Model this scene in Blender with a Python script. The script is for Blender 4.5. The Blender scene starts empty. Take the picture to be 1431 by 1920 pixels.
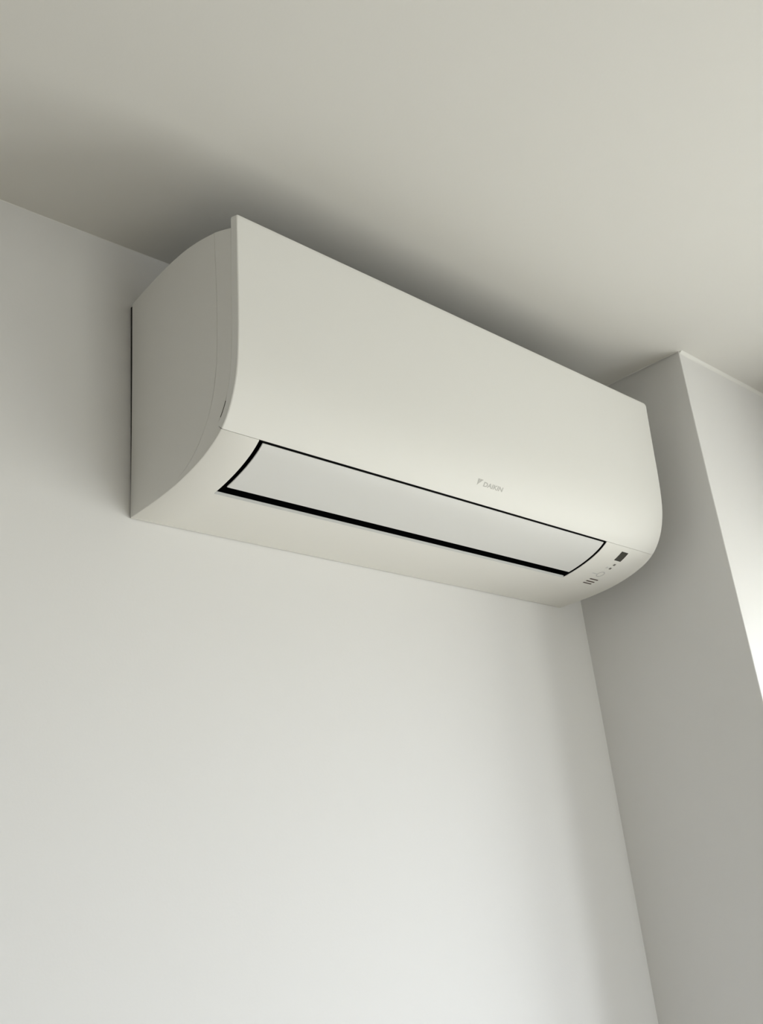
import bpy, bmesh, math
import numpy as np
from mathutils import Vector, Matrix

# ------------------------------------------------------------------ camera, sky, lights, exposure
S = bpy.context.scene
Z0 = 2.135                      # height of the lower edge of the air conditioner above the floor

camd = bpy.data.cameras.new('camera')
cam = bpy.data.objects.new('camera', camd)
S.collection.objects.link(cam)
R_ = Vector((0.7378, -0.6680, -0.0974)); U_ = Vector((-0.1919, -0.3458, 0.9185)); F_ = Vector((0.6472, 0.6590, 0.3833))
R_.normalize(); F_.normalize(); U_ = R_.cross(F_).normalized(); R_ = F_.cross(U_).normalized()
M = Matrix((R_, U_, -F_)).transposed().to_4x4()
M.translation = Vector((-0.5050, -0.9116, -0.4407 + Z0))
cam.matrix_world = M
camd.sensor_fit = 'HORIZONTAL'; camd.sensor_width = 36.0
camd.lens = 1852.4 / 1431 * 36.0
camd.clip_start = 0.01
S.camera = cam

SKY = 9.0
world = bpy.data.worlds.new('overcast_sky'); S.world = world
world.use_nodes = True
wn = world.node_tree.nodes; wl = world.node_tree.links
wn.clear()
wo = wn.new('ShaderNodeOutputWorld'); bg = wn.new('ShaderNodeBackground')
tc = wn.new('ShaderNodeTexCoord'); sx = wn.new('ShaderNodeSeparateXYZ'); rp = wn.new('ShaderNodeValToRGB')
mr = wn.new('ShaderNodeMapRange'); mr.inputs['From Min'].default_value = -1; mr.inputs['From Max'].default_value = 1
wl.new(tc.outputs['Generated'], sx.inputs[0]); wl.new(sx.outputs['Z'], mr.inputs['Value'])
wl.new(mr.outputs[0], rp.inputs[0])
cr = rp.color_ramp
cr.elements[0].position = 0.0;  cr.elements[0].color = (0.52, 0.51, 0.48, 1)      # pale paved ground outside
e = cr.elements.new(0.47); e.color = (0.58, 0.57, 0.54, 1)
e = cr.elements.new(0.53); e.color = (0.84, 0.885, 1.02, 1)                        # bright overcast haze
cr.elements[-1].position = 1.0; cr.elements[-1].color = (0.92, 0.97, 1.10, 1)
wl.new(rp.outputs[0], bg.inputs['Color']); bg.inputs['Strength'].default_value = SKY
wl.new(bg.outputs[0], wo.inputs['Surface'])

# the room's window in the right-hand wall (outside the frame): opening in y and z
WX = 1.125                       # inner face of the window wall
WY0, WY1 = -0.2686, -1.3        # flush with the pier on its left side
WZ0, WZ1 = 0.25, Z0 - 0.012
port = bpy.data.lights.new('window_daylight_portal', 'AREA')
port.shape = 'RECTANGLE'; port.size = abs(WY1 - WY0); port.size_y = WZ1 - WZ0
port.cycles.is_portal = True
po = bpy.data.objects.new('window_daylight_portal', port); S.collection.objects.link(po)
po.location = (WX + 0.10, (WY0 + WY1) / 2, (WZ0 + WZ1) / 2)
po.rotation_euler = Matrix(((0, 0, 1), (1, 0, 0), (0, 1, 0))).to_euler()

# an added, unseen window behind the camera, filling back wall, panel and pier
FX0, FX1, FZ0, FZ1 = 0.05, 1.0, 0.25, 2.1
YF = -3.2
port2 = bpy.data.lights.new('rear_fill_portal', 'AREA')
port2.shape = 'RECTANGLE'; port2.size = FX1 - FX0; port2.size_y = FZ1 - FZ0
port2.cycles.is_portal = True
po2 = bpy.data.objects.new('rear_fill_portal', port2); S.collection.objects.link(po2)
po2.location = ((FX0 + FX1) / 2, YF - 0.10, (FZ0 + FZ1) / 2)
po2.rotation_euler = Matrix(((1, 0, 0), (0, 0, -1), (0, 1, 0))).to_euler()

S.view_settings.view_transform = 'Standard'
S.view_settings.look = 'None'
S.view_settings.gamma = 1.0
S.view_settings.use_curve_mapping = False
S.view_settings.exposure = 0.0

# ------------------------------------------------------------------ materials
def mat(name, col, rough=0.6, spec=0.3, bump=0.0, scale=60.0, var=0.0, metal=0.0, coat=0.0):
    m = bpy.data.materials.new(name); m.use_nodes = True
    nt = m.node_tree; b = nt.nodes['Principled BSDF']
    b.inputs['Roughness'].default_value = rough
    b.inputs['Specular IOR Level'].default_value = spec
    b.inputs['Metallic'].default_value = metal
    b.inputs['Coat Weight'].default_value = coat
    t = nt.nodes.new('ShaderNodeTexCoord')
    n = nt.nodes.new('ShaderNodeTexNoise'); n.inputs['Scale'].default_value = scale
    n.inputs['Detail'].default_value = 5
    nt.links.new(t.outputs['Object'], n.inputs['Vector'])
    mx = nt.nodes.new('ShaderNodeMix'); mx.data_type = 'RGBA'
    mx.inputs['A'].default_value = tuple(c * (1 - var) for c in col) + (1,)
    mx.inputs['B'].default_value = tuple(min(1, c * (1 + var)) for c in col) + (1,)
    nt.links.new(n.outputs['Fac'], mx.inputs['Factor'])
    nt.links.new(mx.outputs['Result'], b.inputs['Base Color'])
    if bump:
        bp = nt.nodes.new('ShaderNodeBump'); bp.inputs['Strength'].default_value = bump
        bp.inputs['Distance'].default_value = 0.0006
        n2 = nt.nodes.new('ShaderNodeTexNoise'); n2.inputs['Scale'].default_value = 320; n2.inputs['Detail'].default_value = 3
        nt.links.new(t.outputs['Object'], n2.inputs['Vector'])
        nt.links.new(n2.outputs['Fac'], bp.inputs['Height']); nt.links.new(bp.outputs[0], b.inputs['Normal'])
    return m

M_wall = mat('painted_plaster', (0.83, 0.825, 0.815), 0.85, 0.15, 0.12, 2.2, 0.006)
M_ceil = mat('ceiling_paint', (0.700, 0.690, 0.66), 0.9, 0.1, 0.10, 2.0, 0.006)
M_taupe = mat('taupe_plaster', (0.33, 0.31, 0.27), 0.85, 0.15, 0.12, 2.2, 0.01)  # unseen front wall, toned down to deepen the ceiling shadow
M_bead = mat('joint_filler', (0.83, 0.825, 0.80), 0.7, 0.2, 0.05, 8, 0.01)
M_floor = mat('oak_floor', (0.47, 0.40, 0.27), 0.45, 0.3, 0.1, 6, 0.12)
M_shell = mat('white_plastic', (0.80, 0.79, 0.755), 0.5, 0.25, 0.03, 5, 0.003)
M_panel = mat('white_gloss_plastic', (0.815, 0.81, 0.78), 0.5, 0.22, 0.0, 5, 0.003)
M_louver = mat('cool_white_plastic', (0.71, 0.71, 0.70), 0.4, 0.35, 0.02, 5, 0.003)
M_slot_shade = mat('slot_shade', (0.10, 0.095, 0.085), 0.8, 0.1)
M_lip_shade = mat('lip_shade_grey', (0.58, 0.59, 0.58), 0.5, 0.2)
M_black = mat('outlet_shade_black', (0.006, 0.006, 0.007), 0.6, 0.1)  # black stands in for the shade inside the outlet
M_plate = mat('mounting_plate_shade', (0.02, 0.02, 0.02), 0.7, 0.2, 0, 40, 0.1, 0.0)
M_filter = mat('dark_filter_mesh', (0.012, 0.012, 0.012), 0.9, 0.1, 0.2, 90, 0.1)
M_grille = mat('grille_grey_plastic', (0.12, 0.12, 0.12), 0.5, 0.3)
M_disp = mat('smoked_display', (0.045, 0.043, 0.036), 0.25, 0.4)
M_led = mat('grey_lens', (0.16, 0.15, 0.14), 0.4, 0.3)
M_bar = mat('brown_ink', (0.09, 0.06, 0.055), 0.6, 0.2)
M_ghost = mat('pale_grey_ink', (0.60, 0.595, 0.59), 0.6, 0.2)
M_logo = mat('silver_grey_ink', (0.50, 0.495, 0.47), 0.5, 0.3)
M_frame = mat('window_frame_white', (0.8, 0.8, 0.8), 0.4, 0.4)
g = bpy.data.materials.new('window_glass'); g.use_nodes = True
gn = g.node_tree.nodes; gn.clear()
go = gn.new('ShaderNodeOutputMaterial'); gm = gn.new('ShaderNodeMixShader'); gt = gn.new('ShaderNodeBsdfTransparent')
gg = gn.new('ShaderNodeBsdfGlossy'); gg.inputs['Roughness'].default_value = 0.02
gt.inputs['Color'].default_value = (0.97, 0.985, 0.98, 1); gm.inputs['Fac'].default_value = 0.06
g.node_tree.links.new(gt.outputs[0], gm.inputs[1]); g.node_tree.links.new(gg.outputs[0], gm.inputs[2])
g.node_tree.links.new(gm.outputs[0], go.inputs['Surface'])
M_glass = g

# ------------------------------------------------------------------ helpers
def link(name, me, m, parent=None, smooth=False):
    if smooth:
        me.shade_smooth(); me.set_sharp_from_angle(angle=math.radians(28))
    me.materials.append(m)
    o = bpy.data.objects.new(name, me); S.collection.objects.link(o)
    if parent: o.parent = parent
    return o

def from_bm(name, bm, m, parent=None, smooth=False):
    bmesh.ops.recalc_face_normals(bm, faces=bm.faces[:])
    me = bpy.data.meshes.new(name); bm.to_mesh(me); bm.free()
    return link(name, me, m, parent, smooth)

def add_box(bm, x0, x1, y0, y1, z0, z1):
    v = [bm.verts.new(p) for p in [(x0,y0,z0),(x1,y0,z0),(x1,y1,z0),(x0,y1,z0),(x0,y0,z1),(x1,y0,z1),(x1,y1,z1),(x0,y1,z1)]]
    for f in [(0,1,2,3),(4,5,6,7),(0,1,5,4),(1,2,6,5),(2,3,7,6),(3,0,4,7)]:
        bm.faces.new([v[i] for i in f])

def struct(name, bm, m, smooth=False):
    o = from_bm(name, bm, m, None, smooth); o['kind'] = 'structure'; return o

# ------------------------------------------------------------------ the room
XL = -3.0
PX, PY = 0.8300, -0.2686        # side face and front face of the pier

def ceil_z(x, y):               # a hand-plastered ceiling is never dead flat: a few millimetres of sag
    a = np.interp(x, [-2.8, -0.165, 0.056, 0.83, 1.12, 1.4], [0.350, 0.3561, 0.3616, 0.3649, 0.3693, 0.370])
    b = np.interp(y, [-4.5, -0.27, 0.0, 0.2], [0.0, 0.0, 0.0060, 0.0065])
    return float(a + b) + Z0

bm = bmesh.new()                # ceiling slab
xs = list(np.linspace(XL - 0.15, 1.45, 60)); ys = list(np.linspace(YF - 0.15, 0.15, 60))
lo = [[bm.verts.new((x, y, ceil_z(x, y))) for y in ys] for x in xs]
hi = [[bm.verts.new((x, y, Z0 + 0.56)) for y in ys] for x in xs]
n = len(xs) - 1
for i in range(n):
    for j in range(n):
        bm.faces.new((lo[i][j], lo[i][j+1], lo[i+1][j+1], lo[i+1][j]))
        bm.faces.new((hi[i][j], hi[i+1][j], hi[i+1][j+1], hi[i][j+1]))
    for q in (0, n):
        bm.faces.new((lo[i][q], lo[i+1][q], hi[i+1][q], hi[i][q])); bm.faces.new((lo[q][i], lo[q][i+1], hi[q][i+1], hi[q][i]))
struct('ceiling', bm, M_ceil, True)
WT = Z0 + 0.40                  # the walls run a little up into the ceiling slab
bm = bmesh.new(); add_box(bm, XL - 0.15, 1.45, YF - 0.15, 0.15, -0.12, 0.0); struct('floor', bm, M_floor)
bm = bmesh.new(); add_box(bm, XL - 0.15, 1.45, 0.0, 0.15, 0, WT); struct('wall_back', bm, M_wall)
bm = bmesh.new(); add_box(bm, XL - 0.15, XL, YF, 0.0, 0, WT); struct('wall_left', bm, M_wall)
bm = bmesh.new()
add_box(bm, XL - 0.15, FX0, YF - 0.15, YF, 0, WT); add_box(bm, FX1, 1.45, YF - 0.15, YF, 0, WT)
add_box(bm, FX0, FX1, YF - 0.15, YF, 0, FZ0); add_box(bm, FX0, FX1, YF - 0.15, YF, FZ1, WT)
struct('wall_front', bm, M_taupe)
bm = bmesh.new()                # window wall with its opening
add_box(bm, WX, WX + 0.12, WY0, 0.0, 0, WT)
add_box(bm, WX, WX + 0.12, YF, WY1, 0, WT)
add_box(bm, WX, WX + 0.12, WY1, WY0, WZ1, WT)
add_box(bm, WX, WX + 0.12, WY1, WY0, 0, WZ0)
struct('wall_right', bm, M_wall)

bm = bmesh.new()                # pier between the back wall and the window: edges not quite plumb
prof = [(0.0, 0.8312, 0.8278), (Z0 - 0.6087, 0.8305, 0.8283), (Z0 - 0.1943, 0.8300, 0.8287), (Z0 + 0.1309, 0.8292, 0.8300),
        (Z0 + 0.27, 0.8288, 0.8326), (WT, 0.8284, 0.8372)]
rings = []
for z, xb_, xf_ in prof:
    r = 0.0012
    rings.append([bm.verts.new(p) for p in [(xb_, 0.0, z), (xf_, PY + r, z), (xf_ + 0.3*r, PY + 0.3*r, z), (xf_ + r, PY, z), (WX, PY, z), (WX, 0.0, z)]])
for a, b in zip(rings, rings[1:]):
    for k in range(6):
        bm.faces.new((a[k], a[(k+1) % 6], b[(k+1) % 6], b[k]))
bm.faces.new(rings[0]); bm.faces.new(rings[-1])
struct('wall_pier', bm, M_wall)

def fillet(name, pts, n1, r):   # filler bead in the joint: pts run along it, n1 = horizontal direction off the wall
    bm = bmesh.new(); prev = None; N = 6
    for p in pts:
        z = ceil_z(p[0], p[1]); ring = [bm.verts.new((p[0] - n1[0]*0.002, p[1] - n1[1]*0.002, z + 0.003))]
        for k in range(N + 1):
            a = math.pi / 2 * k / N
            u = r * (1 - math.sin(a)); w = r * (1 - math.cos(a))
            ring.append(bm.verts.new((p[0] + n1[0]*(u - 0.0002), p[1] + n1[1]*(u - 0.0002), z + 0.0002 - w)))
        if prev:
            for k in range(len(ring)):
                k2 = (k + 1) % len(ring); bm.faces.new((prev[k], prev[k2], ring[k2], ring[k]))
        else: bm.faces.new(ring)
        prev = ring
    bm.faces.new(prev)
    return struct(name, bm, M_bead, True)
fillet('trim_1', [(x, PY) for x in np.linspace(0.838, WX, 12)], (0, -1), 0.006)
fillet('trim_2', [(x, 0.0) for x in np.linspace(XL, 0.829, 60)], (0, -1), 0.0022)
fillet('trim_3', [(0.8345 - 0.005*t, PY*(1-t)) for t in np.linspace(0.01, 1, 10)], (-1, 0), 0.0015)

# window: frame, two sashes, mullion, panes
bm = bmesh.new(); fx0, fx1 = WX + 0.03, WX + 0.085; t = 0.05
add_box(bm, fx0, fx1, WY0 - t, WY0, WZ0, WZ1); add_box(bm, fx0, fx1, WY1, WY1 + t, WZ0, WZ1)
add_box(bm, fx0, fx1, WY1 + t, WY0 - t, WZ1 - t, WZ1); add_box(bm, fx0, fx1, WY1 + t, WY0 - t, WZ0, WZ0 + t)
ym = (WY0 + WY1) / 2
add_box(bm, fx0, fx1, ym - 0.04, ym + 0.04, WZ0 + t, WZ1 - t)
win = struct('window_1', bm, M_frame)
for a, b in ((WY1 + t, ym - 0.04), (ym + 0.04, WY0 - t)):
    bm = bmesh.new(); add_box(bm, fx0 + 0.03, fx0 + 0.036, a, b, WZ0 + t, WZ1 - t)
    from_bm('pane', bm, M_glass, win)

bm = bmesh.new(); fy0, fy1 = YF - 0.09, YF - 0.03
add_box(bm, FX0, FX0 + t, fy0, fy1, FZ0, FZ1); add_box(bm, FX1 - t, FX1, fy0, fy1, FZ0, FZ1)
add_box(bm, FX0 + t, FX1 - t, fy0, fy1, FZ0, FZ0 + t); add_box(bm, FX0 + t, FX1 - t, fy0, fy1, FZ1 - t, FZ1)
win2 = struct('fill_window', bm, M_frame)  # added window out of view, there for its fill light
bm = bmesh.new(); add_box(bm, FX0 + t, FX1 - t, fy0 + 0.027, fy0 + 0.033, FZ0 + t, FZ1 - t); from_bm('pane', bm, M_glass, win2)

# ------------------------------------------------------------------ the air conditioner: its side profile in (s = distance off the wall, z)
W = 0.77
def smooth_curve(pts, n=90, it=12):
    P = np.array(pts, float)
    d = np.r_[0, np.cumsum(np.hypot(*np.diff(P, axis=0).T))]
    u = np.linspace(0, d[-1], n)
    Q = np.c_[np.interp(u, d, P[:, 0]), np.interp(u, d, P[:, 1])]
    for _ in range(it):
        Q[1:-1] = Q[1:-1] * 0.5 + (Q[:-2] + Q[2:]) * 0.25
    return Q
OUT = smooth_curve([(0,0),(.03,0),(.06,.0004),(.0957,.0026),(.1212,.0065),(.144,.0118),(.1665,.0198),(.1815,.0284),(.1925,.0398),
                    (.2008,.0525),(.2073,.0665),(.2122,.082),(.2155,.1),(.2180,.124),(.2200,.155),(.2218,.195),(.2254,.2665)], 110, 10)
ARC = np.r_[0, np.cumsum(np.hypot(*np.diff(OUT, axis=0).T))]
def at_arc(L): return np.array([np.interp(L, ARC, OUT[:, 0]), np.interp(L, ARC, OUT[:, 1])])
def nrm_arc(L):
    a, b = at_arc(L - 0.002), at_arc(L + 0.002); tt = (b - a) / np.linalg.norm(b - a)
    return np.array([tt[1], -tt[0]])                      # outward (down / forward)
LSEAM = float(np.interp(.1815, OUT[:, 0], ARC)); LTOP = float(ARC[-1])
def L_of_s(s): return float(np.interp(s, OUT[:90, 0], ARC[:90]))
def seg(L0, L1, n, off=0.0, off1=None):                   # points along the outer skin, pushed in by off
    off1 = off if off1 is None else off1
    return [tuple(at_arc(L) - nrm_arc(L) * (off + (off1 - off) * k / (n - 1))) for k, L in enumerate(np.linspace(L0, L1, n))]

TOPB = smooth_curve([(.2140,.2568),(.1990,.2640),(.1823,.2712),(.1514,.2800),(.1236,.2850),(.091,.2866),(.045,.2850),(.004,.2812)], 40, 3)
SEAMC = smooth_curve([(.1826,.2711),(.1830,.208),(.1816,.146),(.1779,.1065),(.1700,.0753),(.1650,.0625),(.1522,.0425),(.131,.0222),(.1122,.0123),(.0985,.0081),(.075,.0050),(.05,.0035),(.0,.003)], 60, 4)

def area(P):
    P = np.array(P); return 0.5 * np.sum(P[:,0]*np.roll(P[:,1],-1) - np.roll(P[:,0],-1)*P[:,1])
def inset(P, k):
    P = np.array(P, float); sgn = 1 if area(P) > 0 else -1
    a = P - np.roll(P, 1, 0); b = np.roll(P, -1, 0) - P
    a /= np.linalg.norm(a, axis=1)[:, None] + 1e-12; b /= np.linalg.norm(b, axis=1)[:, None] + 1e-12
    na = np.c_[-a[:,1], a[:,0]] * sgn; nb = np.c_[-b[:,1], b[:,0]] * sgn
    m = na + nb; m /= np.linalg.norm(m, axis=1)[:, None] + 1e-12
    c = np.clip((m * na).sum(1), 0.45, 1)
    return P + m * (np.asarray(k) / c)[:, None]
def prism(bm, P, rings, mod=None):
    """sweep the profile P along x; rings = [(x, inset in metres or per-vertex weights * metres)]"""
    prev = None; P = np.array(P, float)
    for x, k in rings:
        Q = inset(P, np.zeros(len(P)) + k) if np.any(k) else P
        ring = []
        for (s, z) in Q:
            if mod: s, z = mod(x, s, z)
            ring.append(bm.verts.new((x, -s - 0.0011, z)))
        if prev:
            for i in range(len(ring)):
                j = (i + 1) % len(ring); bm.faces.new((prev[i], prev[j], ring[j], ring[i]))
        else: bm.faces.new(ring)
        prev = ring
    bm.faces.new(prev)

ac = bpy.data.objects.new('air_conditioner', None); S.collection.objects.link(ac)
ac.location = (0, 0, Z0); ac.empty_display_size = 0.1
ac['label'] = 'white wall-mounted split air conditioner with a curved front panel, high under the ceiling'
ac['category'] = 'air conditioner'

XA, XB = 0.0465, 0.6535          # ends of the air outlet
S_LIP = .0965
# --- rear casing
full = [tuple(p) for p in SEAMC[::-1]] + [tuple(p) for p in TOPB if p[0] < .1820]
full[-1] = (.0040, .2812)
full += [(.0036, .19), (.0022, .10), (.0010, .05)]         # the back stands a few millimetres off the wall higher up
wts = np.ones(len(full))
for i, p in enumerate(full):
    if p[1] < .03 and p[0] < .13: wts[i] = np.clip((p[0] - .096) / .03, 0, 1)
wts[0] = 0.0
e1 = [(0.0, wts*0.00045), (0.0004, wts*0.0)]
def ends(x0, x1): return [(x0, wts*0.00050), (x0 + 0.0006, 0)] if x0 == 0 else [(x0, 0)]
bm = bmesh.new()
prism(bm, full, [(0.0, wts*0.0005), (0.0007, 0), (XA, 0)])
prism(bm, full, [(XB, 0), (W - 0.0007, 0), (W, wts*0.0005)])
k0 = min(range(len(SEAMC)), key=lambda i: abs(SEAMC[i][1] - .112) + (SEAMC[i][0] < .15) * 9)
topz = lambda s: float(np.interp(s, TOPB[::-1, 0], TOPB[::-1, 1]))
cas_mid = [(0, .003), (.078, .0052), (.076, .05), (.095, .095), (.135, .112)] + [tuple(p) for p in SEAMC[:k0 + 1][::-1]] + [tuple(p) for p in TOPB if .1690 < p[0] < .1820] \
    + [(.168, topz(.168)), (.168, .215), (.022, .215), (.022, topz(.022)), (.0040, .2812), (.0036, .19), (.0022, .10), (.0010, .05)]      # notch = the open air intake on top
prism(bm, cas_mid, [(XA, 0), (XB, 0)])
from_bm('casing', bm, M_shell, ac, True)

# --- front frame
pan_in = [(.2140,.2568)] + [tuple(p) for p in smooth_curve([(.2105,.2000),(.2090,.160),(.2068,.125),(.2036,.1),(.2005,.082),(.1960,.068),(.1913,.0575),(.1845,.0475),(.1765,.0392)], 30, 2)]
top_fr = [tuple(p) for p in TOPB if p[0] >= .1826]
fr = seg(0, LSEAM, 60) + [(.1770, .0345)] + pan_in[::-1] + top_fr[1:] + [tuple(p) for p in SEAMC]
fw = []
for i, p in enumerate(fr):
    near_seam = i >= len(fr) - len(SEAMC)
    if i < 60: fw.append(0.6)
    elif near_seam and p[0] < .13: fw.append(0.6 * float(np.clip((p[0] - .096) / .03, 0, 1)))
    elif near_seam: fw.append(0.6)
    else: fw.append(0.6 if .042 < p[1] < .059 else 0.12 if p[1] > .05 else 0.0)
fw = np.array(fw); fw[0] = 0
bm = bmesh.new()
prism(bm, fr, [(0.0, fw*0.0010), (0.0003, fw*0.0006), (0.0010, 0), (XA, 0)])
prism(bm, fr, [(XB, 0), (W - 0.0010, 0), (W - 0.0003, fw*0.0006), (W, fw*0.0010)])
prism(bm, seg(0, L_of_s(S_LIP), 40) + [(.0981, .0052), (.0940, .0056), (.078, .0052), (.06, .0042), (0, .003)], [(XA, 0), (XB, 0)])
up = [(.1760,.0400)] + pan_in[::-1][1:] + top_fr[1:] + [tuple(p) for p in SEAMC[:k0 + 1]] + [(.160, .112), (.166, .07)]
prism(bm, up, [(XA, 0), (XB, 0)])
from_bm('front_frame', bm, M_shell, ac, True)

# --- front panel
pn = seg(LSEAM + 0.0004, LTOP, 70) + [(.2250, .2676), (.2240, .2681), (.2156, .2712), (.2144, .2708)] + pan_in + [(.1770, .0349)]
pw = np.full(len(pn), 0.12); pw[:70] = 0.6
for i, p in enumerate(pn):
    if i > 74 and .0405 < p[1] < .0605: pw[i] = 1.0
    elif i > 74 and p[1] <= .0405: pw[i] = 0.0            # finger slot at the lower end of the panel's side
def round_top(x, s, z):
    d = min(x, W - x); r = .0022 if x < .1 else .0055
    if d < r and z > .20: z -= (r - math.sqrt(max(0, r*r - (r - d)**2))) * (z - .20) / .0705
    return s, z
rl = [(0.0, pw*0.0010), (0.0003, pw*0.0006), (0.0010, 0), (0.0018, 0), (0.003, 0), (0.0045, 0), (0.006, 0)]
bm = bmesh.new()
prism(bm, pn, rl + [(W - x, k) for x, k in rl[::-1]], round_top)
panel = from_bm('front_panel', bm, M_panel, ac, True)

# --- finger slots: thin dark strips on both sides, painting the shade of the groove
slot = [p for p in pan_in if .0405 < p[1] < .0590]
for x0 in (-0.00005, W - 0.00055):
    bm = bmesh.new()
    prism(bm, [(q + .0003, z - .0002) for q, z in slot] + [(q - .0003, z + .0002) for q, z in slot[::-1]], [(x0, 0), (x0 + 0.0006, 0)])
    from_bm('finger_slot_shade', bm, M_slot_shade, ac)

# --- outlet duct behind the louver, coloured black for its deep shade
bm = bmesh.new()
duct = [(.0979, .00550), (.0785, .0066), (.0772, .05), (.0958, .0942), (.1352, .1112), (.160, .1105), (.1652, .07), (.1752, .040), (.1786, .0315)]
ring0 = [bm.verts.new((XA + 0.0006, -s - .0011, z)) for s, z in duct]
ring1 = [bm.verts.new((XB - 0.0006, -s - .0011, z)) for s, z in duct]
for i in range(len(duct) - 1): bm.faces.new((ring0[i], ring0[i+1], ring1[i+1], ring1[i]))
cheek = seg(L_of_s(.0968), LSEAM - 0.0003, 24, 0.0006) + duct[::-1][:-1]
for x0 in (XA, XB - 0.0006):
    prism(bm, cheek, [(x0, 0), (x0 + 0.0006, 0)])
# strip under the panel's lower edge
prism(bm, [(.1808, .0290), (.1770, .0350), (.1750, .0400), (.1745, .0345)], [(XA, 0), (XB, 0)])
from_bm('air_outlet', bm, M_black, ac)
for k in range(12):             # swing vanes deep inside the outlet
    bm = bmesh.new(); x = XA + 0.03 + k * (XB - XA - 0.06) / 11
    prism(bm, [(.105, .030), (.14, .045), (.145, .08), (.11, .075)], [(x, 0), (x + 0.0012, 0)])
    from_bm('swing_vane', bm, M_black, ac)

# --- louver
bm = bmesh.new()
L0, L1 = L_of_s(.1118), LSEAM - 0.0026
lp = seg(L0, L1, 40, 0.0003) + seg(L1, L0, 40, 0.0016)
def round_l(x, s, z): return s, z
ri = [(0, 0.0004), (0.0004, 0)]
prism(bm, lp, [(.0523, 0.0005), (.0528, 0)] + [(.6488 - .0005, 0), (.6488, 0.0005)])
louv = from_bm('louver', bm, M_louver, ac, True)
bm = bmesh.new()
prism(bm, seg(L0 + .003, L1 - .002, 24, 0.0017) + seg(L1 - .004, L0 + .006, 24, 0.0045), [(.0550, 0), (.646, 0)])
from_bm('louver_back', bm, M_black, louv)

# --- strip over the outlet's rear chamfer, its shading painted as grey
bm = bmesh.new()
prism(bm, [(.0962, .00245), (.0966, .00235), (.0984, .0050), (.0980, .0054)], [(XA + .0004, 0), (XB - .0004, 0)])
from_bm('outlet_lip_shade', bm, M_lip_shade, ac)

# --- mounting plate, a few millimetres in from the edges, between casing and wall; near-black colour stands for the contact shadow
bm = bmesh.new()
v = [(.0009, -.0001, .0012), (W-.0009, -.0001, .0012), (W-.0009, -.0003, .279), (.0009, -.0003, .279)]
a = [bm.verts.new(p) for p in v]; b = [bm.verts.new((x, -.0010 - z*.0142, z)) for x, y, z in v]
bm.faces.new(a); bm.faces.new(b)
for i in range(4): bm.faces.new((a[i], a[(i+1)%4], b[(i+1)%4], b[i]))
from_bm('mounting_plate', bm, M_plate, ac)

# --- intake on top: dark pleated filter down inside the opening, slender grille bars over it
bm = bmesh.new()
fl = []
for k in range(0, 25):
    q = .0222 + k * (.1678 - .0222) / 24
    fl.append((q, topz(q) - .016 - (.004 if k % 2 else 0)))
prism(bm, fl + [(.1678, .216), (.0222, .216)], [(XA + .0002, 0), (XB - .0002, 0)])
from_bm('air_filter', bm, M_filter, ac)
bm = bmesh.new()
for k in range(8):
    q = .034 + k * .0175; z = topz(q)
    add_box(bm, XA, XB, -q - .0028, -q - .0008, z - .0045, z - .0005)
for k in range(1, 10):
    x = XA + k * (XB - XA) / 10
    pg = [(q, topz(q) - .0003) for q in np.linspace(.022, .168, 14)]
    prism(bm, pg + [(q, z - .005) for q, z in pg[::-1]], [(x - .001, 0), (x + .001, 0)])
from_bm('intake_grille', bm, M_grille, ac)

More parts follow.
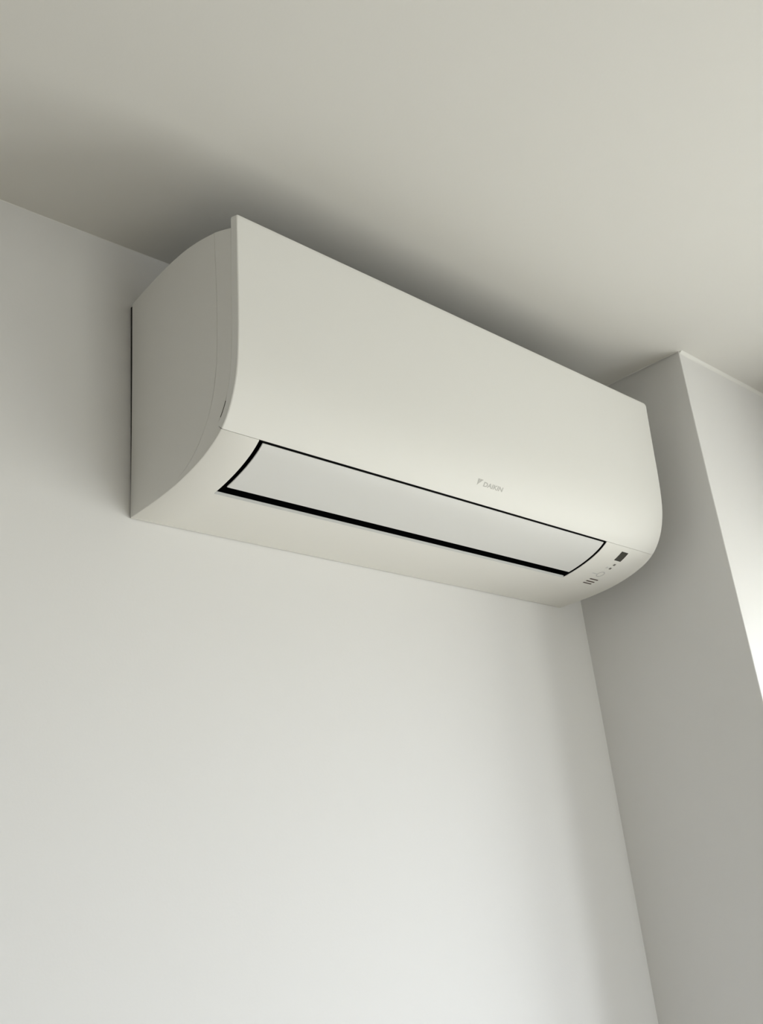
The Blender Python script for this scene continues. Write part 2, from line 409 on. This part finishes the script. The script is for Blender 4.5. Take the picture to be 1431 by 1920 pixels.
# --- flat marks on the curved skin
def skin(x, L, h):
    p = at_arc(L) + nrm_arc(L) * h
    return (x, -p[0] - .0011, p[1])
def patch(bm, poly, h0=-0.0003, h1=0.00022):
    a = [bm.verts.new(skin(x, L, h0)) for x, L in poly]; b = [bm.verts.new(skin(x, L, h1)) for x, L in poly]
    bm.faces.new(a); bm.faces.new(b)
    for i in range(len(poly)): j = (i+1) % len(poly); bm.faces.new((a[i], a[j], b[j], b[i]))
def rect(x0, x1, L0, L1): return [(x0, L0), (x1, L0), (x1, L1), (x0, L1)]
bm = bmesh.new()
nn = 5
for k in range(nn):
    a, b = .1603 + (.1783-.1603)*k/nn, .1603 + (.1783-.1603)*(k+1)/nn
    patch(bm, rect(.6988, .7147, a, b))
from_bm('display_window', bm, M_disp, ac)
for x, L in ((.7109, .1514), (.7116, .1423)):
    bm = bmesh.new(); patch(bm, rect(x - .0024, x + .0020, L - .0019, L + .0019)); from_bm('indicator_lamp', bm, M_led, ac)
bm = bmesh.new()
patch(bm, rect(.7015, .7025, .1405, .1448)); patch(bm, rect(.7040, .7050, .1412, .1440))
from_bm('printed_symbol', bm, M_ghost, ac)
bm = bmesh.new(); cx, cL, r0, r1 = .7090, .1250, .0054, .0072
for k in range(24):
    a, b = 2 * math.pi * k / 24, 2 * math.pi * (k + 1) / 24
    c = lambda r, t: (cx + r*math.cos(t), cL + r*math.sin(t))
    patch(bm, [c(r0, a), c(r1, a), c(r1, b), c(r0, b)], h1=0.0001)
patch(bm, rect(.6905, .7010, .1232, .1246), h1=0.0001)
from_bm('printed_symbol', bm, M_ghost, ac)
for L in (.1096, .1026, .0966):
    bm = bmesh.new(); patch(bm, rect(.7025, .7222, L - .0012, L + .0012)); from_bm('sensor_bar', bm, M_bar, ac)

# --- maker's mark on the panel: emblem and lettering
bm = bmesh.new()
patch(bm, [(.3652, .2094), (.3672, .2112), (.3686, .2176), (.3652, .2176)], h1=.0001)
patch(bm, [(.3676, .2118), (.3748, .2176), (.3692, .2176)], h1=.0001)
from_bm('logo_emblem', bm, M_logo, ac)
cu = bpy.data.curves.new('logo_lettering', 'FONT'); cu.body = 'DAIKIN'; cu.size = 1.0; cu.offset = 0.028; cu.shear = 0.12
cu.extrude = 0.05; cu.resolution_u = 4
to = bpy.data.objects.new('logo_lettering', cu); S.collection.objects.link(to)
bpy.context.view_layer.update()
me = bpy.data.meshes.new_from_object(to.evaluated_get(bpy.context.evaluated_depsgraph_get()))
bpy.data.objects.remove(to)
co = np.array([v.co[:] for v in me.vertices]); mn, mx_ = co.min(0), co.max(0)
for v in me.vertices:
    fx = (v.co.x - mn[0]) / (mx_[0] - mn[0]); fy = (v.co.y - mn[1]) / (mx_[1] - mn[1]); fz = (v.co.z - mn[2]) / (mx_[2] - mn[2])
    v.co = skin(.3762 + fx * .0368, .2097 + fy * .0060, -0.0002 + fz * 0.0003)
me.materials.clear()
link('logo_lettering', me, M_logo, ac)
